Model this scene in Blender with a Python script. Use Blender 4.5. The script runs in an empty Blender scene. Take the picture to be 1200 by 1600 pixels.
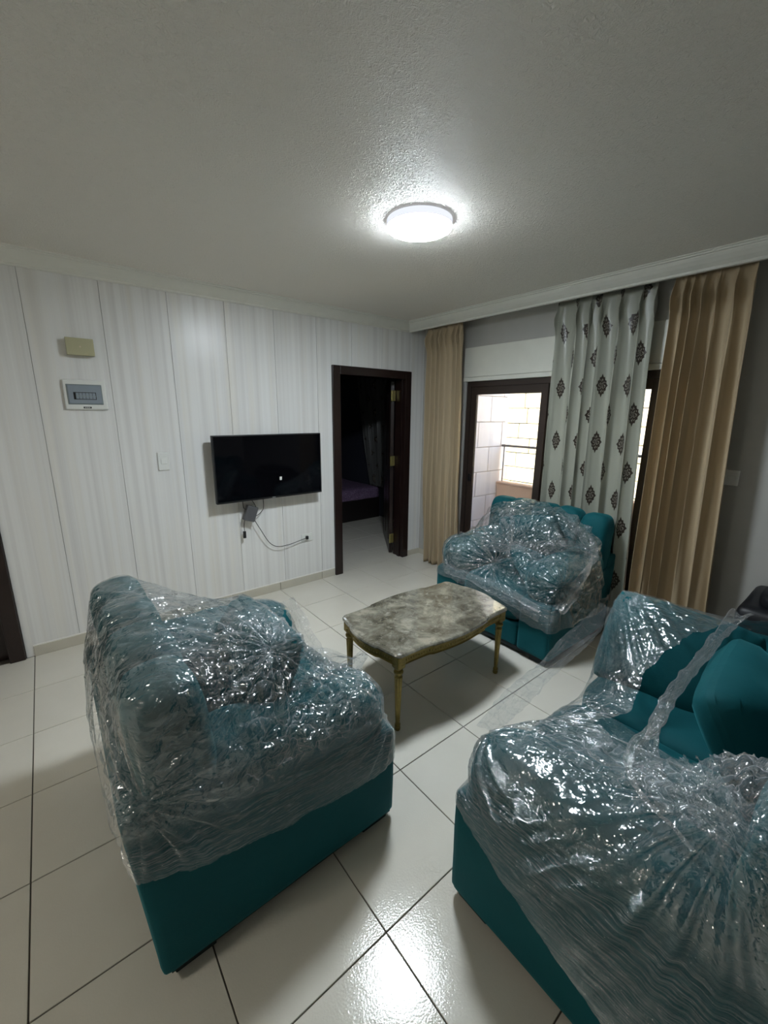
import bpy, bmesh, math, random
import numpy as np
from mathutils import Vector, Matrix
from mathutils.bvhtree import BVHTree

SC = bpy.context.scene
COL = SC.collection
PI = math.pi
random.seed(7)
RNG = np.random.default_rng(7)

# ------------------------------------------------------------------ camera
H = 1.64
cam = bpy.data.cameras.new('camera')
cam.sensor_fit = 'HORIZONTAL'; cam.sensor_width = 36.0; cam.lens = 36.0 * 650.7 / 1200.0
cam.clip_start = 0.02
co = bpy.data.objects.new('camera', cam); COL.objects.link(co)
R_ = Vector((0.779669, -0.62612276, 0.00930275)); U_ = Vector((0.13826323, 0.18662141, 0.97265396)); F_ = Vector((0.61073687, 0.75706191, -0.23207268))
co.matrix_world = Matrix(((R_.x, U_.x, -F_.x, 0), (R_.y, U_.y, -F_.y, 0), (R_.z, U_.z, -F_.z, H), (0, 0, 0, 1)))
SC.camera = co

# ------------------------------------------------------------------ world, exposure
W = bpy.data.worlds.new('sky'); SC.world = W; W.use_nodes = True
wn = W.node_tree.nodes; wl = W.node_tree.links
bg = wn['Background']
sky = wn.new('ShaderNodeTexSky'); sky.sky_type = 'HOSEK_WILKIE'
sky.sun_direction = (0.25, -0.55, 0.8); sky.turbidity = 3.0; sky.ground_albedo = 0.5
wl.new(sky.outputs[0], bg.inputs[0]); bg.inputs[1].default_value = 16.0
sun = bpy.data.lights.new('sun', 'SUN'); sun.energy = 20.0; sun.angle = 0.02; sun.color = (1.0, 0.93, 0.82)
so = bpy.data.objects.new('sun', sun); COL.objects.link(so)
so.rotation_euler = Vector((-0.62, 0.42, 0.95)).to_track_quat('Z', 'Y').to_euler()
SC.view_settings.view_transform = 'Standard'; SC.view_settings.look = 'None'
SC.view_settings.gamma = 1.0; SC.view_settings.use_curve_mapping = False
SC.view_settings.exposure = 0.30
SC.cycles.use_denoising = True
SC.cycles.max_bounces = 10; SC.cycles.transparent_max_bounces = 24; SC.cycles.sample_clamp_indirect = 6.0
LAMP = 165.0

# ------------------------------------------------------------------ node helpers
class NT:
    def __init__(s, name):
        s.m = bpy.data.materials.new(name); s.m.use_nodes = True
        s.t = s.m.node_tree; s.n = s.t.nodes; s.l = s.t.links
        s.p = s.n['Principled BSDF']; s.out = s.n['Material Output']
    def new(s, t, **k):
        x = s.n.new(t)
        for a, b in k.items(): setattr(x, a, b)
        return x
    def put(s, sock, v):
        if hasattr(v, 'is_output'): s.l.new(v, sock)
        else: sock.default_value = v
    def math(s, op, a, b=0.0, c=0.0):
        x = s.new('ShaderNodeMath', operation=op)
        s.put(x.inputs[0], a); s.put(x.inputs[1], b); s.put(x.inputs[2], c)
        return x.outputs[0]
    def coord(s, kind='Object'):
        return s.new('ShaderNodeTexCoord').outputs[kind]
    def map(s, v, scale=(1, 1, 1), loc=(0, 0, 0), rot=(0, 0, 0)):
        x = s.new('ShaderNodeMapping'); s.put(x.inputs[0], v)
        x.inputs['Scale'].default_value = scale; x.inputs['Location'].default_value = loc; x.inputs['Rotation'].default_value = rot
        return x.outputs[0]
    def noise(s, v, scale, detail=3, rough=0.5, dist=0.0):
        x = s.new('ShaderNodeTexNoise'); s.put(x.inputs['Vector'], v)
        x.inputs['Scale'].default_value = scale; x.inputs['Detail'].default_value = detail
        x.inputs['Roughness'].default_value = rough; x.inputs['Distortion'].default_value = dist
        return x.outputs['Fac']
    def ramp(s, f, stops):
        x = s.new('ShaderNodeValToRGB'); s.put(x.inputs[0], f)
        el = x.color_ramp.elements
        while len(el) < len(stops): el.new(0.5)
        for e, (p, c) in zip(el, stops):
            e.position = p; e.color = (*c, 1) if len(c) == 3 else c
        return x.outputs[0]
    def mix(s, f, a, b):
        x = s.new('ShaderNodeMix', data_type='RGBA'); s.put(x.inputs[0], f)
        s.put(x.inputs[6], (*a, 1) if isinstance(a, tuple) else a); s.put(x.inputs[7], (*b, 1) if isinstance(b, tuple) else b)
        return x.outputs[2]
    def bump(s, h, strength=0.3, dist=0.01):
        x = s.new('ShaderNodeBump'); s.put(x.inputs['Height'], h)
        x.inputs['Strength'].default_value = strength; x.inputs['Distance'].default_value = dist
        return x.outputs[0]
    def base(s, color=None, rough=0.5, metal=0.0, spec=None, normal=None, **k):
        if color is not None: s.put(s.p.inputs['Base Color'], (*color, 1) if isinstance(color, tuple) else color)
        s.put(s.p.inputs['Roughness'], rough); s.put(s.p.inputs['Metallic'], metal)
        if spec is not None: s.put(s.p.inputs['Specular IOR Level'], spec)
        if normal is not None: s.put(s.p.inputs['Normal'], normal)
        for a, b in k.items(): s.put(s.p.inputs[a.replace('_', ' ')], b)
        return s.m

def plain(name, color, rough=0.5, metal=0.0, var=0.06, bscale=60, bstr=0.05, **k):
    n = NT(name); v = n.coord()
    f = n.noise(v, 9, 4)
    dark = tuple(c * (1 - var) for c in color); lite = tuple(min(1, c * (1 + var)) for c in color)
    return n.base(n.mix(f, dark, lite), rough, metal, normal=n.bump(n.noise(v, bscale, 3), bstr, 0.004), **k)

M = {}
# ceiling plaster: knock-down texture
n = NT('ceiling_plaster'); v = n.coord()
f1 = n.noise(v, 58, 4, 0.55, 1.2); f2 = n.noise(v, 130, 3, 0.5, 0.8)
hh = n.math('ADD', n.math('SMOOTHSTEP', f1, 0.42, 0.62) if False else n.math('MULTIPLY', n.math('ABSOLUTE', n.math('SUBTRACT', f1, 0.5)), 5.0), n.math('MULTIPLY', f2, 0.6))
M['ceiling'] = n.base(n.mix(n.noise(v, 1.2, 2), (0.84, 0.80, 0.735), (0.88, 0.85, 0.785)), 0.55, spec=0.45, normal=n.bump(hh, 0.7, 0.005))
# pvc wall panel with faint vertical stripes
n = NT('white_striped_panel'); v = n.coord()
sx = n.noise(n.map(v, (22, 22, 0.12)), 1.0, 3, 0.55)
s2 = n.noise(n.map(v, (90, 90, 0.6)), 1.0, 2, 0.5)
s3 = n.noise(n.map(v, (16, 16, 0.5), (3, 3, 0)), 1.0, 2, 0.5)
c = n.mix(n.math('MULTIPLY', n.math('SUBTRACT', sx, 0.42), 3.2), (0.74, 0.74, 0.725), (0.60, 0.59, 0.575))
c = n.mix(n.math('MULTIPLY', n.math('SUBTRACT', s3, 0.52), 2.6), c, (0.70, 0.67, 0.60))
c = n.mix(n.math('MULTIPLY', s2, 0.25), c, (0.80, 0.80, 0.79))
M['panel'] = n.base(c, 0.3, spec=0.35, normal=n.bump(n.noise(v, 30, 2), 0.04, 0.004))
M['joint'] = plain('panel_joint_grey', (0.30, 0.29, 0.27), 0.7)
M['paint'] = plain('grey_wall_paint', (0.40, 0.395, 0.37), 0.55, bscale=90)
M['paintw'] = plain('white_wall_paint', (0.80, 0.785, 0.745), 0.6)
M['cornice'] = plain('cornice_white_plaster', (0.74, 0.74, 0.68), 0.45)
M['boxwhite'] = plain('cream_white_paint', (0.68, 0.68, 0.61), 0.4)
# floor tile
n = NT('glazed_floor_tile'); v = n.coord('Object'); oi = n.new('ShaderNodeObjectInfo')
vv = n.new('ShaderNodeVectorMath', operation='ADD'); n.l.new(v, vv.inputs[0]); n.l.new(oi.outputs['Location'], vv.inputs[1]); v2 = vv.outputs[0]
f = n.noise(v2, 3.0, 5, 0.6); g = n.noise(v2, 160, 3, 0.5)
c = n.mix(f, (0.58, 0.555, 0.485), (0.69, 0.665, 0.59))
c = n.mix(n.math('MULTIPLY', oi.outputs['Random'], 0.25), c, (0.58, 0.555, 0.49))
M['tile'] = n.base(c, n.math('ADD', 0.07, n.math('MULTIPLY', n.noise(v2, 7, 3), 0.10)), spec=0.55, normal=n.bump(n.math('ADD', g, n.math('MULTIPLY', n.noise(v2, 40, 2), 0.8)), 0.16, 0.002))
M['skirting'] = plain('beige_skirting_tile', (0.52, 0.49, 0.41), 0.25)
M['grout'] = plain('dark_grout', (0.10, 0.09, 0.075), 0.85)
M['darkwood'] = plain('dark_brown_varnished_wood', (0.016, 0.008, 0.007), 0.3, var=0.4)
M['brass'] = plain('brass', (0.55, 0.47, 0.18), 0.35, 0.8)
M['alu'] = plain('dark_brown_aluminium', (0.050, 0.036, 0.030), 0.35, 0.3)
M['black'] = plain('black_plastic', (0.004, 0.004, 0.005), 0.45)
M['screen'] = NT('black_screen').base((0.002, 0.002, 0.003), 0.06, spec=0.25)
M['greyplastic'] = plain('grey_plastic', (0.09, 0.09, 0.095), 0.4)
M['whiteplastic'] = plain('white_plastic', (0.72, 0.73, 0.70), 0.3)
M['beigeplastic'] = plain('yellowed_beige_plastic', (0.42, 0.40, 0.25), 0.45)
M['blueplastic'] = plain('smoky_blue_grey_plastic', (0.25, 0.29, 0.33), 0.15)
M['greytrim'] = plain('green_grey_trim', (0.22, 0.26, 0.26), 0.3)
M['leather'] = plain('black_leather', (0.003, 0.004, 0.007), 0.5, bscale=220, bstr=0.1)
# teal velvet
n = NT('teal_velvet'); v = n.coord()
f = n.noise(v, 4, 4, 0.6); g = n.noise(v, 350, 2)
M['velvet'] = n.base(n.mix(f, (0.002, 0.058, 0.070), (0.004, 0.092, 0.108)), 0.75, spec=0.2, normal=n.bump(n.math('ADD', n.math('MULTIPLY', g, 0.3), n.math('MULTIPLY', n.noise(v, 9, 3), 2.0)), 0.25, 0.006),
    Sheen_Weight=0.25, Sheen_Roughness=0.4)
n.p.inputs['Sheen Tint'].default_value = (0.10, 0.65, 0.75, 1)
M['velvet_dark'] = plain('black_base_cloth', (0.006, 0.012, 0.014), 0.8)
# curtains
def curtain_mat(name, a, b, trans, motif=False):
    n = NT(name); v = n.coord(); uv = n.coord('UV')
    weave = n.noise(n.map(v, (300, 300, 60)), 1.0, 2)
    col = n.mix(n.noise(n.map(v, (9, 9, 0.8)), 1.0, 3), a, b)
    if motif:
        sp = n.new('ShaderNodeSeparateXYZ'); n.l.new(uv, sp.inputs[0])
        masks = []; inner = []
        for (ou, ov) in ((0.0, 0.0), (0.17, 0.205)):
            du = n.math('SUBTRACT', n.math('WRAP', n.math('ADD', sp.outputs[0], ou), 0.34, 0.0), 0.17)
            dv = n.math('SUBTRACT', n.math('WRAP', n.math('ADD', sp.outputs[1], ov), 0.41, 0.0), 0.205)
            au = n.math('DIVIDE', n.math('ABSOLUTE', du), 0.045)
            av = n.math('DIVIDE', n.math('ABSOLUTE', dv), 0.085)
            ang = n.math('ARCTAN2', dv, n.math('MULTIPLY', du, 1.8))
            lobes = n.math('MULTIPLY', n.math('ABSOLUTE', n.math('SINE', n.math('MULTIPLY', ang, 6.0))), 0.16)
            d = n.math('ADD', n.math('POWER', n.math('ADD', n.math('POWER', au, 1.25), n.math('POWER', av, 1.25)), 0.8), lobes)
            masks.append(n.math('LESS_THAN', d, 1.0))
            fil = n.math('MULTIPLY', n.math('SINE', n.math('MULTIPLY', d, 15.0)), n.math('SINE', n.math('ADD', n.math('MULTIPLY', ang, 8.0), n.math('MULTIPLY', d, 4.0))))
            inner.append(n.math('MULTIPLY', n.math('GREATER_THAN', fil, 0.42), n.math('LESS_THAN', d, 0.74)))
        mk = n.math('MAXIMUM', masks[0], masks[1])
        ik = n.math('MAXIMUM', n.math('MULTIPLY', masks[0], inner[0]), n.math('MULTIPLY', masks[1], inner[1]))
        mc = n.mix(ik, (0.030, 0.020, 0.013), (0.42, 0.40, 0.34))
        col = n.mix(mk, col, mc)
    n.base(col, 0.33 if motif else 0.6, spec=0.5 if motif else 0.2, normal=n.bump(weave, 0.10, 0.002), Sheen_Weight=0.1)
    tr = n.new('ShaderNodeBsdfTranslucent'); n.put(tr.inputs[0], col)
    mx = n.new('ShaderNodeMixShader'); mx.inputs[0].default_value = trans
    n.l.new(n.p.outputs[0], mx.inputs[1]); n.l.new(tr.outputs[0], mx.inputs[2]); n.l.new(mx.outputs[0], n.out.inputs[0])
    return n.m
M['beige_curtain'] = curtain_mat('beige_curtain_fabric', (0.50, 0.40, 0.26), (0.58, 0.47, 0.315), 0.28)
M['silver_curtain'] = curtain_mat('silver_damask_curtain_fabric', (0.31, 0.32, 0.265), (0.46, 0.47, 0.40), 0.22, True)
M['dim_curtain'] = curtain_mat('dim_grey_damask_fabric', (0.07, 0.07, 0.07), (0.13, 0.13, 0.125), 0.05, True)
# gold, marble
n = NT('antique_gold'); v = n.coord()
M['gold'] = n.base(n.mix(n.noise(v, 35, 4, 0.65), (0.11, 0.075, 0.018), (0.34, 0.26, 0.08)), 0.36, 0.75, normal=n.bump(n.noise(v, 120, 3), 0.25, 0.003))
n = NT('polished_brown_marble'); v = n.coord()
a = n.noise(v, 7.5, 8, 0.66, 0.4); b = n.noise(v, 22, 8, 0.72, 0.5)
c = n.ramp(a, [(0.36, (0.075, 0.068, 0.05)), (0.46, (0.13, 0.12, 0.09)), (0.54, (0.20, 0.19, 0.15)), (0.64, (0.33, 0.305, 0.24))])
c = n.mix(n.math('MULTIPLY', n.math('SUBTRACT', b, 0.55), 6.0), c, (0.38, 0.36, 0.30))
M['marble'] = n.base(c, 0.12, spec=0.5, Coat_Weight=1.0, Coat_Roughness=0.02, Coat_IOR=1.7)
# exterior
n = NT('pale_limestone_block'); v = n.coord(); oi = n.new('ShaderNodeObjectInfo')
c = n.mix(n.noise(v, 6, 5, 0.65), (0.62, 0.50, 0.34), (0.82, 0.72, 0.54))
c = n.mix(n.math('MULTIPLY', oi.outputs['Random'], 0.5), c, (0.70, 0.55, 0.36))
M['stone'] = n.base(c, 0.85, normal=n.bump(n.noise(v, 14, 5, 0.7), 0.7, 0.03))
M['pinkstone'] = plain('pinkish_stone_block', (0.84, 0.68, 0.62), 0.8, bscale=25, bstr=0.3)
M['mortar'] = plain('mortar', (0.60, 0.50, 0.38), 0.9)
M['pinkplaster'] = plain('salmon_plaster', (0.72, 0.46, 0.33), 0.85)
M['railmetal'] = plain('grey_rail_metal', (0.22, 0.20, 0.19), 0.4, 0.4)
def glass_mat(name, tint, refl):
    n = NT(name); n.n.remove(n.p)
    t = n.new('ShaderNodeBsdfTransparent'); t.inputs[0].default_value = (*tint, 1)
    g = n.new('ShaderNodeBsdfGlossy'); g.inputs['Roughness'].default_value = 0.02
    fr = n.new('ShaderNodeFresnel'); fr.inputs[0].default_value = 1.45
    mx = n.new('ShaderNodeMixShader'); n.put(mx.inputs[0], n.math('MULTIPLY', fr.outputs[0], refl))
    n.l.new(t.outputs[0], mx.inputs[1]); n.l.new(g.outputs[0], mx.inputs[2]); n.l.new(mx.outputs[0], n.out.inputs[0])
    return n.m
M['glass'] = glass_mat('clear_glass', (0.93, 0.95, 0.94), 1.0)
# bedroom
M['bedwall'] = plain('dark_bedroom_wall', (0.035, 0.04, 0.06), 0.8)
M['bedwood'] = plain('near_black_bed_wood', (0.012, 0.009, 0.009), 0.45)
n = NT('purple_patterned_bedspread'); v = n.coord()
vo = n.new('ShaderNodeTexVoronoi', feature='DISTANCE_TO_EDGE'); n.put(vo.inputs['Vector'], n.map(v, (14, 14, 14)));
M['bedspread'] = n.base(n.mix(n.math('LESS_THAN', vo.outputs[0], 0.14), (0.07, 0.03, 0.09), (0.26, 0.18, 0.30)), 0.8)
# lamp
def emis(name, col, st):
    n = NT(name); n.n.remove(n.p); e = n.new('ShaderNodeEmission'); e.inputs[0].default_value = (*col, 1); e.inputs[1].default_value = st
    n.l.new(e.outputs[0], n.out.inputs[0]); return n.m
M['lampdisc'] = emis('lit_diffuser', (0.84, 0.93, 1.0), LAMP)
M['lampdisc2'] = emis('lit_warm_diffuser', (1.0, 0.94, 0.83), 50.0)
M['lamprim'] = emis('glowing_rim', (0.86, 0.90, 1.0), 0.85)

# plastic film: thin, clear, crumpled
def film_mat():
    n = NT('clear_stretch_film'); n.n.remove(n.p)
    ob = n.coord('Object'); uv = n.coord('UV')
    at = n.new('ShaderNodeAttribute', attribute_name='streak'); st = at.outputs['Fac']; cr = n.new('ShaderNodeAttribute', attribute_name='crumple').outputs['Fac']
    w = n.noise(ob, 6, 2)
    vo = n.new('ShaderNodeTexVoronoi', feature='DISTANCE_TO_EDGE')
    wv = n.new('ShaderNodeVectorMath', operation='MULTIPLY_ADD'); n.l.new(n.new('ShaderNodeTexNoise').outputs['Color'], wv.inputs[0])
    tn = wv.inputs[0].links[0].from_node; n.put(tn.inputs['Vector'], ob); tn.inputs['Scale'].default_value = 9; tn.inputs['Detail'].default_value = 3
    wv.inputs[1].default_value = (0.10, 0.10, 0.10); n.l.new(ob, wv.inputs[2])
    n.put(vo.inputs['Vector'], wv.outputs[0]); vo.inputs['Scale'].default_value = 19
    v2 = n.new('ShaderNodeTexVoronoi', feature='DISTANCE_TO_EDGE'); n.put(v2.inputs['Vector'], n.map(wv.outputs[0], (1.0, 0.55, 1.3), (0, 0, 0), (0.4, 0.5, 0.7))); v2.inputs['Scale'].default_value = 60
    n.put(vo.inputs['Vector'], n.map(wv.outputs[0], (1.0, 0.6, 1.2), (0, 0, 0), (0.3, -0.4, 0.5)))
    r1 = n.math('ABSOLUTE', n.math('SUBTRACT', n.noise(wv.outputs[0], 16, 3, 0.55, 0.4), 0.5))
    crump = n.math('ADD', n.math('ADD', n.math('MULTIPLY', vo.outputs[0], 1.3), n.math('MULTIPLY', v2.outputs[0], 0.32)), n.math('MULTIPLY', r1, 1.2))
    su = n.map(uv, (4.0, 110.0, 1.0))
    s1 = n.math('ABSOLUTE', n.math('SUBTRACT', n.noise(su, 1.0, 4, 0.65, 0.15), 0.5))
    hgt = n.new('ShaderNodeMix', data_type='FLOAT'); n.put(hgt.inputs[0], st); n.put(hgt.inputs[2], n.math('MULTIPLY', crump, n.math('ADD', 0.16, n.math('MULTIPLY', cr, 0.84)))); n.put(hgt.inputs[3], n.math('MULTIPLY', s1, 1.4))
    nb = n.bump(hgt.outputs[0], 1.0, 0.026)
    tr = n.new('ShaderNodeBsdfTransparent'); tr.inputs[0].default_value = (0.955, 0.97, 0.975, 1)
    gl = n.new('ShaderNodeBsdfGlossy'); gl.inputs['Roughness'].default_value = 0.13; gl.inputs[0].default_value = (1, 1, 1, 1); n.l.new(nb, gl.inputs['Normal'])
    df = n.new('ShaderNodeBsdfDiffuse'); df.inputs[0].default_value = (0.80, 0.86, 0.90, 1); n.l.new(nb, df.inputs['Normal'])
    tl = n.new('ShaderNodeBsdfTranslucent'); tl.inputs[0].default_value = (0.80, 0.86, 0.90, 1)
    dm = n.new('ShaderNodeMixShader'); dm.inputs[0].default_value = 0.3; n.l.new(df.outputs[0], dm.inputs[1]); n.l.new(tl.outputs[0], dm.inputs[2])
    fr = n.new('ShaderNodeFresnel'); fr.inputs[0].default_value = 1.42
    fac = n.math('MINIMUM', n.math('ADD', n.math('MULTIPLY', fr.outputs[0], 1.5), n.math('SUBTRACT', 0.11, n.math('MULTIPLY', st, 0.085))), 0.5)
    m1 = n.new('ShaderNodeMixShader'); n.put(m1.inputs[0], fac); n.l.new(tr.outputs[0], m1.inputs[1]); n.l.new(gl.outputs[0], m1.inputs[2])
    crease = n.math('SUBTRACT', 1.0, n.math('MINIMUM', n.math('MULTIPLY', vo.outputs[0], 9.0), 1.0))
    screase = n.math('SUBTRACT', 1.0, n.math('MINIMUM', n.math('MULTIPLY', s1, 7.0), 1.0))
    cm = n.new('ShaderNodeMix', data_type='FLOAT'); n.put(cm.inputs[0], st); n.put(cm.inputs[2], n.math('MULTIPLY', crease, n.math('ADD', 0.45, n.math('MULTIPLY', cr, 0.75)))); n.put(cm.inputs[3], screase)
    big = n.math('MAXIMUM', n.math('MULTIPLY', n.math('SUBTRACT', n.noise(ob, 6, 3, 0.6), 0.54), 0.6), 0.0)
    hz = n.new('ShaderNodeAttribute', attribute_name='haze').outputs['Fac']
    dfac = n.math('ADD', n.math('ADD', 0.012, n.math('MULTIPLY', n.math('POWER', cm.outputs[0], 3.0), n.math('ADD', 0.17, n.math('MULTIPLY', st, 0.15)))), n.math('ADD', n.math('MULTIPLY', n.math('ADD', big, hz), n.math('SUBTRACT', 1.0, n.math('MULTIPLY', st, 0.7))), n.math('MULTIPLY', cr, 0.03)))
    dfac = n.math('MAXIMUM', n.math('MINIMUM', dfac, 0.7), 0.005)
    m2 = n.new('ShaderNodeMixShader'); n.put(m2.inputs[0], dfac); n.l.new(m1.outputs[0], m2.inputs[1]); n.l.new(dm.outputs[0], m2.inputs[2])
    n.l.new(m2.outputs[0], n.out.inputs[0])
    return n.m
M['film'] = film_mat()

# ------------------------------------------------------------------ object helpers
def tag(o, label=None, cat=None, group=None, kind=None):
    if label: o['label'] = label
    if cat: o['category'] = cat
    if group: o['group'] = group
    if kind: o['kind'] = kind
    return o
def empty(name, loc=(0, 0, 0), rz=0.0, label=None, cat=None, group=None, kind=None):
    o = bpy.data.objects.new(name, None); o.empty_display_size = 0.1; COL.objects.link(o)
    o.location = loc; o.rotation_euler = (0, 0, rz)
    return tag(o, label, cat, group, kind)
def link(name, me, mat, parent=None, smooth=False):
    o = bpy.data.objects.new(name, me); COL.objects.link(o)
    if mat is not None and not me.materials: me.materials.append(mat)
    if parent is not None: o.parent = parent
    if smooth:
        me.polygons.foreach_set('use_smooth', [True] * len(me.polygons))
    return o
def mesh(name, verts, faces, mat, parent=None, smooth=False):
    me = bpy.data.meshes.new(name); me.from_pydata([tuple(map(float, v)) for v in verts], [], [tuple(map(int, f)) for f in faces]); me.update()
    return link(name, me, mat, parent, smooth)
def bmobj(name, bm, mat, parent=None, smooth=False):
    me = bpy.data.meshes.new(name); bm.to_mesh(me); bm.free()
    return link(name, me, mat, parent, smooth)
def bbox(bm, x0, x1, y0, y1, z0, z1, bev=0.0, seg=2):
    r = bmesh.ops.create_cube(bm, size=1.0)
    for v in r['verts']:
        v.co = Vector((x0 + (v.co.x + .5) * (x1 - x0), y0 + (v.co.y + .5) * (y1 - y0), z0 + (v.co.z + .5) * (z1 - z0)))
    if bev > 0:
        es = set(e for v in r['verts'] for e in v.link_edges)
        bmesh.ops.bevel(bm, geom=list(es), offset=bev, segments=seg, affect='EDGES', profile=0.5)
def box(name, x0, x1, y0, y1, z0, z1, mat, parent=None, bev=0.0, seg=2):
    bm = bmesh.new(); bbox(bm, x0, x1, y0, y1, z0, z1, bev, seg)
    return bmobj(name, bm, mat, parent)
def tube_bm(bm, pts, r, seg=8):
    pts = [Vector(p) for p in pts]; rings = []
    up = Vector((0, 0, 1)); prev = None
    for i, p in enumerate(pts):
        t = (pts[min(i + 1, len(pts) - 1)] - pts[max(i - 1, 0)]).normalized()
        a = t.cross(up if abs(t.z) < 0.95 else Vector((1, 0, 0))).normalized() if prev is None else (prev - t * prev.dot(t)).normalized()
        prev = a; b = t.cross(a)
        rr = r[i] if isinstance(r, (list, tuple)) else r
        rings.append([bm.verts.new(p + (a * math.cos(k * 2 * PI / seg) + b * math.sin(k * 2 * PI / seg)) * rr) for k in range(seg)])
    for i in range(len(rings) - 1):
        for k in range(seg):
            bm.faces.new((rings[i][k], rings[i][(k + 1) % seg], rings[i + 1][(k + 1) % seg], rings[i + 1][k]))
    bm.faces.new(rings[0][::-1]); bm.faces.new(rings[-1])
def tube(name, pts, r, mat, parent=None, seg=8):
    bm = bmesh.new(); tube_bm(bm, pts, r, seg); return bmobj(name, bm, mat, parent, True)
def spline(pts, n=8):
    P = [Vector(p) for p in pts]; P = [P[0] * 2 - P[1]] + P + [P[-1] * 2 - P[-2]]; out = []
    for i in range(1, len(P) - 2):
        for k in range(n):
            t = k / n; a, b, c, d = P[i - 1], P[i], P[i + 1], P[i + 2]
            out.append(0.5 * ((2 * b) + (c - a) * t + (2 * a - 5 * b + 4 * c - d) * t * t + (3 * b - a - 3 * c + d) * t ** 3))
    out.append(P[-2]); return out
def lathe(bm, prof, seg=24, c=(0, 0), flute=None):
    rings = []
    for (r, z) in prof:
        ring = []
        for k in range(seg):
            a = 2 * PI * k / seg
            rr = r
            if flute and flute[0] <= z <= flute[1]: rr = r * (1 - 0.13 * (k % 2))
            ring.append(bm.verts.new((c[0] + rr * math.cos(a), c[1] + rr * math.sin(a), z)))
        rings.append(ring)
    for i in range(len(rings) - 1):
        for k in range(seg):
            bm.faces.new((rings[i][k], rings[i][(k + 1) % seg], rings[i + 1][(k + 1) % seg], rings[i + 1][k]))
    bm.faces.new(rings[0][::-1]); bm.faces.new(rings[-1])

# numpy value noise
def vnoise(P, scale, seed=0):
    Q = P * scale + seed * 17.31
    i = np.floor(Q).astype(np.int64); f = Q - i; f = f * f * (3 - 2 * f)
    def h(a, b, c):
        x = (a * 374761393 + b * 668265263 + c * 2147483647 + seed * 1013) & 0xffffffff
        x = ((x ^ (x >> 13)) * 1274126177) & 0xffffffff
        return ((x ^ (x >> 16)) & 0xffff) / 32767.5 - 1.0
    r = 0
    for a in (0, 1):
        for b in (0, 1):
            for c in (0, 1):
                w = (f[:, 0] if a else 1 - f[:, 0]) * (f[:, 1] if b else 1 - f[:, 1]) * (f[:, 2] if c else 1 - f[:, 2])
                r = r + w * h(i[:, 0] + a, i[:, 1] + b, i[:, 2] + c)
    return r

# rounded, padded solid: cube surface mapped through a mixed p-norm
_cube = {}
def cube_grid(n):
    if n in _cube: return _cube[n]
    bm = bmesh.new(); bmesh.ops.create_cube(bm, size=2.0)
    bmesh.ops.subdivide_edges(bm, edges=bm.edges[:], cuts=n, use_grid_fill=True)
    bm.verts.index_update()
    V = np.array([v.co[:] for v in bm.verts]); Fs = [tuple(v.index for v in f.verts) for f in bm.faces]; bm.free()
    _cube[n] = (V, Fs); return _cube[n]
def pad(center, size, e=(4, 4, 4), axis='y', rot=None, wr=0.006, seed=0, n=14, shear=None, sag=0.0):
    """e=(ea, eb, _): cross-section exponent ea across the two short axes, eb along `axis`."""
    V, Fs = cube_grid(n); V = V.copy(); V = np.sign(V) * np.abs(V) ** 0.85
    ax = 'xyz'.index(axis); o = [i for i in range(3) if i != ax]
    ea, eb = e[0], e[1]
    s = (np.abs(V[:, o[0]]) ** ea + np.abs(V[:, o[1]]) ** ea) ** (1 / ea)
    nm = (s ** eb + np.abs(V[:, ax]) ** eb) ** (1 / eb)
    V = V / nm[:, None]
    V = V * (np.array(size) / 2)
    if sag: V[:, 2] -= sag * np.maximum(0, 1 - (V[:, 0] / size[0] * 2) ** 2) * np.maximum(0, 1 - (V[:, 1] / size[1] * 2) ** 2) * (V[:, 2] > 0)
    if wr:
        N = V / (np.linalg.norm(V, axis=1)[:, None] + 1e-9)
        V = V + N * (wr * vnoise(V, 7, seed + 1) + wr * 0.6 * vnoise(V, 15, seed + 2))[:, None]
    if rot: V = V @ np.array(Matrix.Rotation(rot[1], 3, rot[0])).T
    if shear: V[:, 1] += shear * (V[:, 2])
    return V + np.array(center), Fs

def boxgrid(x0, x1, y0, y1, z0, z1, r, fn=None, n=14, wr=0.003, seed=0):
    """soft upholstered box with corner radius r, optional vertex map fn"""
    V, Fs = cube_grid(n); V = V.copy()
    V = np.sign(V) * (1 - (1 - np.abs(V)) ** 1.35)
    S = np.array([(x1 - x0) / 2, (y1 - y0) / 2, (z1 - z0) / 2])
    P = V * S; inner = np.clip(P, -(S - r), S - r); D = P - inner
    L = np.linalg.norm(D, axis=1); k = L > 1e-9
    # only outer shell points: push onto rounded surface
    D[k] = D[k] / L[k][:, None] * r
    P = inner + D
    if wr:
        N = P / (np.linalg.norm(P, axis=1)[:, None] + 1e-9)
        P = P + N * (wr * vnoise(P + np.array([x0, y0, z0]), 5, seed + 3))[:, None]
    P = P + np.array([(x0 + x1) / 2, (y0 + y1) / 2, (z0 + z1) / 2])
    if fn is not None: P = fn(P)
    return P, Fs

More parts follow.
